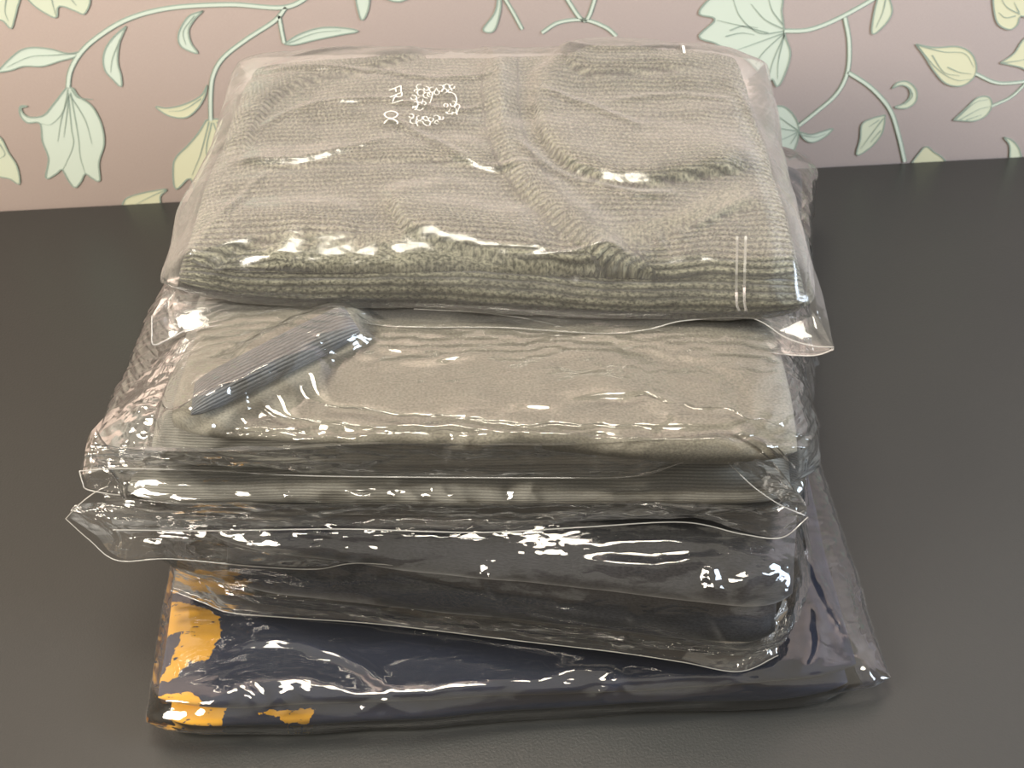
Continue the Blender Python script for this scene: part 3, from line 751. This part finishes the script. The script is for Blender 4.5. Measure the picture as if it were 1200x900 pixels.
# ---- 4. rib-knit sweater at the top
t4 = empty('folded_sweater', (0, .75, .17), 'folded heathered grey-green rib-knit sweater, topmost garment of the pile', 'sweater')


def exD(P, su, sy, zz):
    tz = np.clip((zz+1)/2, 0, 1)
    P[..., 2] += .004*np.exp(-((P[..., 0]+.03)/.05)**2)*tz*np.clip(-sy, 0, 1)
    return P


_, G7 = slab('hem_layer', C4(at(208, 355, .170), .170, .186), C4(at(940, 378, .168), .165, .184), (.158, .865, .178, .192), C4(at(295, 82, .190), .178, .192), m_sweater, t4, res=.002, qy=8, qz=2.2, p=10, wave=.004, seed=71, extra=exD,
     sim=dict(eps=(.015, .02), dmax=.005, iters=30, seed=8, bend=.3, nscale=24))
ZS = .204
NECK = ([(588, 60), (586, 110), (596, 165), (625, 215), (670, 258), (730, 292), (775, 325)], ZS)
BANDS = [[(470, 268), (520, 280), (620, 292), (700, 296), (800, 300), (800, 322), (700, 318), (600, 316), (480, 306), (400, 296), (300, 288), (330, 272), (400, 274)],
         [(690, 262), (780, 245), (865, 205), (893, 232), (800, 258), (715, 282)]]


def sweater_relief(P):
    for ln, h, dc, gr in [
        (([(285, 175), (302, 140), (330, 110), (372, 92), (432, 84), (500, 62), (540, 44)], ZS), .003, .03, .002),
        (([(880, 192), (800, 206), (740, 214), (700, 208), (664, 192), (640, 166), (630, 140), (630, 108), (655, 84), (690, 58), (745, 38)][::-1], ZS), .0045, .035, .002),
        (([(830, 82), (750, 88), (700, 93), (672, 88), (655, 72)][::-1], ZS), .002, .02, .002),
        (([(455, 228), (464, 250), (478, 268), (505, 276), (540, 284), (620, 292), (720, 296)], ZS), .004, .025, .002),
        (([(215, 300), (270, 282), (330, 272), (400, 276), (480, 284)], ZS), .002, .02, .0018),
        (([(300, 292), (400, 298), (500, 308), (620, 318), (740, 330), (860, 340)], ZS), .002, .02, .0015),
        (([(700, 282), (800, 258), (893, 232)], ZS), .002, .012, .0015), (([(680, 262), (780, 243), (868, 203)], ZS), -.0015, .01, .0),
        (([(280, 200), (380, 192), (480, 188), (600, 196)], ZS), .0018, .03, .0008)]:
        P = fold_step(P, ln, h*1.4, dc, groove=gr*1.3)
    P = ridge(P, NECK, .0045, .0075)
    P = ridge(P, ([(470, 262), (560, 262), (640, 268)], ZS), .003, .010)
    P = ridge(P, ([(230, 250), (330, 255), (430, 262)], ZS), .003, .008)
    for i in range(9):
        x = 690+i*11; P = ridge(P, ([(x, 286+i*3), (x+10, 300+i*3), (x+14, 318+i*3)], ZS-.004), .0012, .0014)
    return P


def sweater_uv(P, uv):
    uv = uv.copy()
    s, a, tot = curve_dist(P, NECK); k = (np.abs(s) < .011) & (a > .002) & (a < tot-.002)
    uv[..., 1] = np.where(k, a*.9+.0, uv[..., 1]+.0025*vnoise(P, 30, 5, 2)); uv[..., 0] = np.where(k, s, uv[..., 0])
    return uv


def sweater_plain(P):
    out = np.full(P.shape[:2], -1.)
    for b in BANDS: out = np.maximum(out, inpoly(P[..., :2], [tuple(at(x, y, ZS)[:2]) for x, y in b]))
    return {'plain': out}


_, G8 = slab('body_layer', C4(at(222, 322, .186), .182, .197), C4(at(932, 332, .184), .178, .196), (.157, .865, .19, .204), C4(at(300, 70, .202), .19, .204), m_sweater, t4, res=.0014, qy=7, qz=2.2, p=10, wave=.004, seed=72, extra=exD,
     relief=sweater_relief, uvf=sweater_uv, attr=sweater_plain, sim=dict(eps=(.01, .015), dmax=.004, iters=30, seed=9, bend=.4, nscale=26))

bD = empty('sweater_bag', (0, .75, .17), 'frosted matte bag with white honeycomb print and wavy open hem, topmost of the pile', 'plastic bag')


def film_ridges(P):
    for ln, h, w in [([(300, 84), (430, 87), (500, 97), (582, 95)], .003, .0016), ([(300, 152), (350, 130), (440, 122), (530, 132), (582, 124)], .0025, .0018), ([(262, 186), (320, 190), (370, 186), (462, 166)], .003, .0018),
                     ([(625, 112), (690, 128), (755, 152)], .003, .0018), ([(450, 140), (500, 165), (560, 192), (640, 196)], .0025, .002), ([(520, 296), (700, 288), (800, 266), (885, 222)], .0028, .0018),
                     ([(600, 165), (650, 200), (740, 224), (800, 222)], .0025, .0025), ([(862, 95), (895, 160), (925, 260), (945, 340)], .003, .002), ([(200, 300), (260, 250), (320, 196)], .003, .0016), ([(710, 122), (780, 112), (860, 114)], .002, .0015),
                     ([(560, 40), (585, 90), (590, 180)], .002, .0016), ([(300, 80), (400, 56), (560, 44)], .003, .002), ([(640, 60), (700, 70), (820, 60)], .0025, .002), ([(230, 330), (300, 300), (330, 280)], .002, .0015)]:
        P = ridge(P, (ln, .208), h, w)
    return P


_, PD = slab('film', C4(at(196, 352, .172)+[-.002, -.002, 0], .169, .196), C4(at(950, 375, .168)+[0, -.002, 0], .165, .194), C4(at(897, 74, .195)+[0, .01, 0], .177, .209), C4(at(285, 66, .195), .177, .209), f_frost, bD, cover=[G7, G8], res=.0028, qy=7, qz=2.0, p=9, wave=.003, seed=81, sub=1,
     sim=dict(eps=(.018, .035), dmax=.006, iters=80, seed=82, bend=.04, nscale=30), relief=film_ridges)
in1 = [at(196, 345, .176), at(330, 340, .178), at(480, 345, .177), at(640, 352, .176), at(780, 362, .175), at(890, 366, .174), at(950, 360, .174)]
hd1 = [at(200, 396, .168), at(222, 386, .168), at(262, 380, .168), at(335, 362, .172), at(400, 374, .169), at(470, 383, .167), at(580, 384, .167), at(650, 388, .167), at(715, 391, .167), at(760, 386, .169), at(800, 376, .172), at(868, 372, .173), at(892, 377, .172), at(920, 395, .168), at(950, 405, .166), at(977, 407, .166)]
f_hem = film('frosted_hem_film', rough=.12, haze=.10, bscale=40, bdist=.0006, refl=1.4, hazecol=(.88, .85, .80))
sheet('upper_hem', in1, hd1, f_hem, bD, 260, 24, bow=.001, sim=dict(eps=(.01, .02), dmax=.002, iters=40, seed=91, bend=.1, nscale=30))
tube('hem_edge', smooth_curve(hd1, 260), .00040, f_edge, bD)
hd2 = [at(485, 362, .171), at(560, 366, .170), at(620, 374, .168), at(680, 388, .165), at(740, 400, .163), at(800, 405, .162), at(860, 408, .162), at(930, 416, .162), at(958, 416, .163), at(977, 409, .166)]
in2 = [at(485, 355, .172), at(560, 358, .172), at(620, 360, .172), at(680, 362, .171), at(740, 366, .170), at(800, 370, .169), at(860, 374, .168), at(910, 375, .168), at(940, 372, .17), at(960, 370, .17)]
sheet('lower_hem', in2, hd2, f_hem, bD, 200, 20, bow=-.001, sim=dict(eps=(.01, .02), dmax=.002, iters=40, seed=92, bend=.1, nscale=30))
tube('hem_edge', smooth_curve(hd2, 200), .00040, f_edge, bD)
cor = [at(197, 318, .185), at(188, 345, .180), at(178, 370, .176), at(178, 388, .172), at(180, 404, .168), at(200, 396, .168)]
sheet('corner_flap', [at(215, 312, .186), at(208, 335, .182), at(203, 352, .178), at(203, 362, .175), at(205, 372, .172), at(212, 382, .170)], cor, f_hem, bD, 60, 20, sim=dict(eps=(.04, .05), dmax=.005, iters=40, seed=93, bend=.05, nscale=60))
tube('hem_edge', smooth_curve(cor[2:], 40), .0004, f_edge, bD)
sheet('side_flap', [at(925, 240, .198), at(938, 300, .192), at(948, 350, .182), at(955, 385, .172)], [at(932, 235, .198), at(948, 300, .190), at(963, 352, .178), at(977, 408, .166)], f_hem, bD, 90, 12, sim=dict(eps=(.02, .03), dmax=.002, iters=40, seed=94, bend=.1, nscale=50))


# printed marks and punched strips lie on the bag's skin: drop them on it from above
PT = PD.reshape(-1, 3)


def ontop(p, off=.0008):
    d = (PT[:, 0]-p[0])**2+(PT[:, 1]-p[1])**2; k = np.where(d < .004**2)[0]
    z = PT[k, 2].max() if len(k) else p[2]
    return np.array([p[0], p[1], z+off])


def onskin(x, y):
    p = at(x, y, .205)
    for _ in range(4): p = at(x, y, ontop(p)[2])
    return ontop(p)


m_white = plain('white_print', (.85, .84, .80), .6)


def pen(name, lst, r, parent, m=m_white):
    V, Fq, k = [], [], 0
    for pts in lst:
        P = smooth_curve([onskin(*q) for q in pts], max(6, len(pts)*3)) if len(pts) > 2 else np.array([onskin(*q) for q in (pts[0], ((pts[0][0]+pts[1][0])/2, (pts[0][1]+pts[1][1])/2), pts[1])])
        n = len(P); T = np.gradient(P, axis=0); T /= np.linalg.norm(T, axis=1)[:, None]+1e-12
        S = np.cross(T, [0, 0, 1.]); S /= np.linalg.norm(S, axis=1)[:, None]+1e-12
        V.append(np.stack([P-S*r, P+S*r], 1).reshape(-1, 3)); Fq.append(faces(n, 2, False)+k); k += 2*n
    return mesh(name, np.vstack(V), np.vstack(Fq), m, parent, smooth=False)


# letters, read from the side: F R I ... O C
def q(x, y): return (420+x/6, 80+y/6)
pen('letter', [[q(215, 155), q(298, 122)], [q(298, 122), q(300, 165)], [q(258, 138), q(266, 165)]], .00036, bD)
pen('letter', [[q(222, 203), q(305, 168)], [q(305, 168), q(306, 190), q(288, 200), q(268, 196), q(262, 186)], [q(268, 195), q(238, 214)]], .00036, bD)
pen('letter', [[q(236, 246), q(314, 222)]], .00036, bD)
pen('letter', [[q(185, 330), q(200, 345), q(230, 350), q(262, 342), q(276, 322), q(262, 308), q(232, 300), q(198, 308), q(182, 322), q(188, 334)]], .00036, bD)
pen('letter', [[q(180, 388), q(195, 368), q(222, 355), q(255, 362), q(276, 378), q(270, 392)]], .00036, bD)
hexes = [(430, 130, 24), (478, 142, 18), (405, 160, 14), (520, 150, 24), (575, 140, 28), (620, 128, 22), (660, 130, 18), (388, 205, 22), (440, 172, 28), (432, 222, 24), (400, 250, 20), (480, 190, 26),
         (430, 275, 26), (395, 280, 14), (505, 185, 22), (550, 170, 20), (605, 158, 20), (645, 160, 16), (668, 250, 24), (695, 268, 20), (640, 300, 26), (675, 300, 18), (615, 260, 16),
         (385, 370, 24), (372, 335, 18), (435, 390, 26), (430, 350, 22), (485, 385, 24), (470, 350, 16), (510, 360, 20), (548, 350, 24), (550, 380, 14), (585, 350, 14), (460, 245, 16)]
hl = []
for i, (cx, cy, r) in enumerate(hexes):
    pts = [q(cx+r*math.cos(a+.3*i), cy+r*.85*math.sin(a+.3*i)) for a in np.linspace(0, 2*math.pi, 7)]
    hl += [[pts[j], pts[j+1]] for j in range(6) if (i*7+j) % 5]
hl.append([q(640, 165), q(672, 178), q(688, 205), q(690, 235), q(672, 262)])
hl.append([q(520, 170), q(516, 205), q(502, 245)])
pen('honeycomb_logo', hl, .00024, bD)
for (x0, y0, x1, y1, w) in [(864, 276, 866, 366, .0007), (874, 276, 874, 366, .0007)]:
    pen('vent_strip', [[(x0, y0), ((x0+x1)/2, (y0+y1)/2), (x1, y1)]], w, bD, f_edge)
pen('vent_strip', [[(799, 47), (802, 62)]], .0008, bD, m_white)

# each thing's empty sits at the middle of its base
bpy.context.view_layer.update()
for e in [o for o in COL.objects if o.type == 'EMPTY' and o.name != 'table']:
    V = np.vstack([np.array([v[:] for v in c.bound_box]) for c in e.children]); lo, hi = V.min(0), V.max(0)
    b = (float((lo[0]+hi[0])/2), float((lo[1]+hi[1])/2), float(lo[2])); e.location = b
    for c in e.children: c.matrix_parent_inverse = Matrix.Translation((-b[0], -b[1], -b[2]))
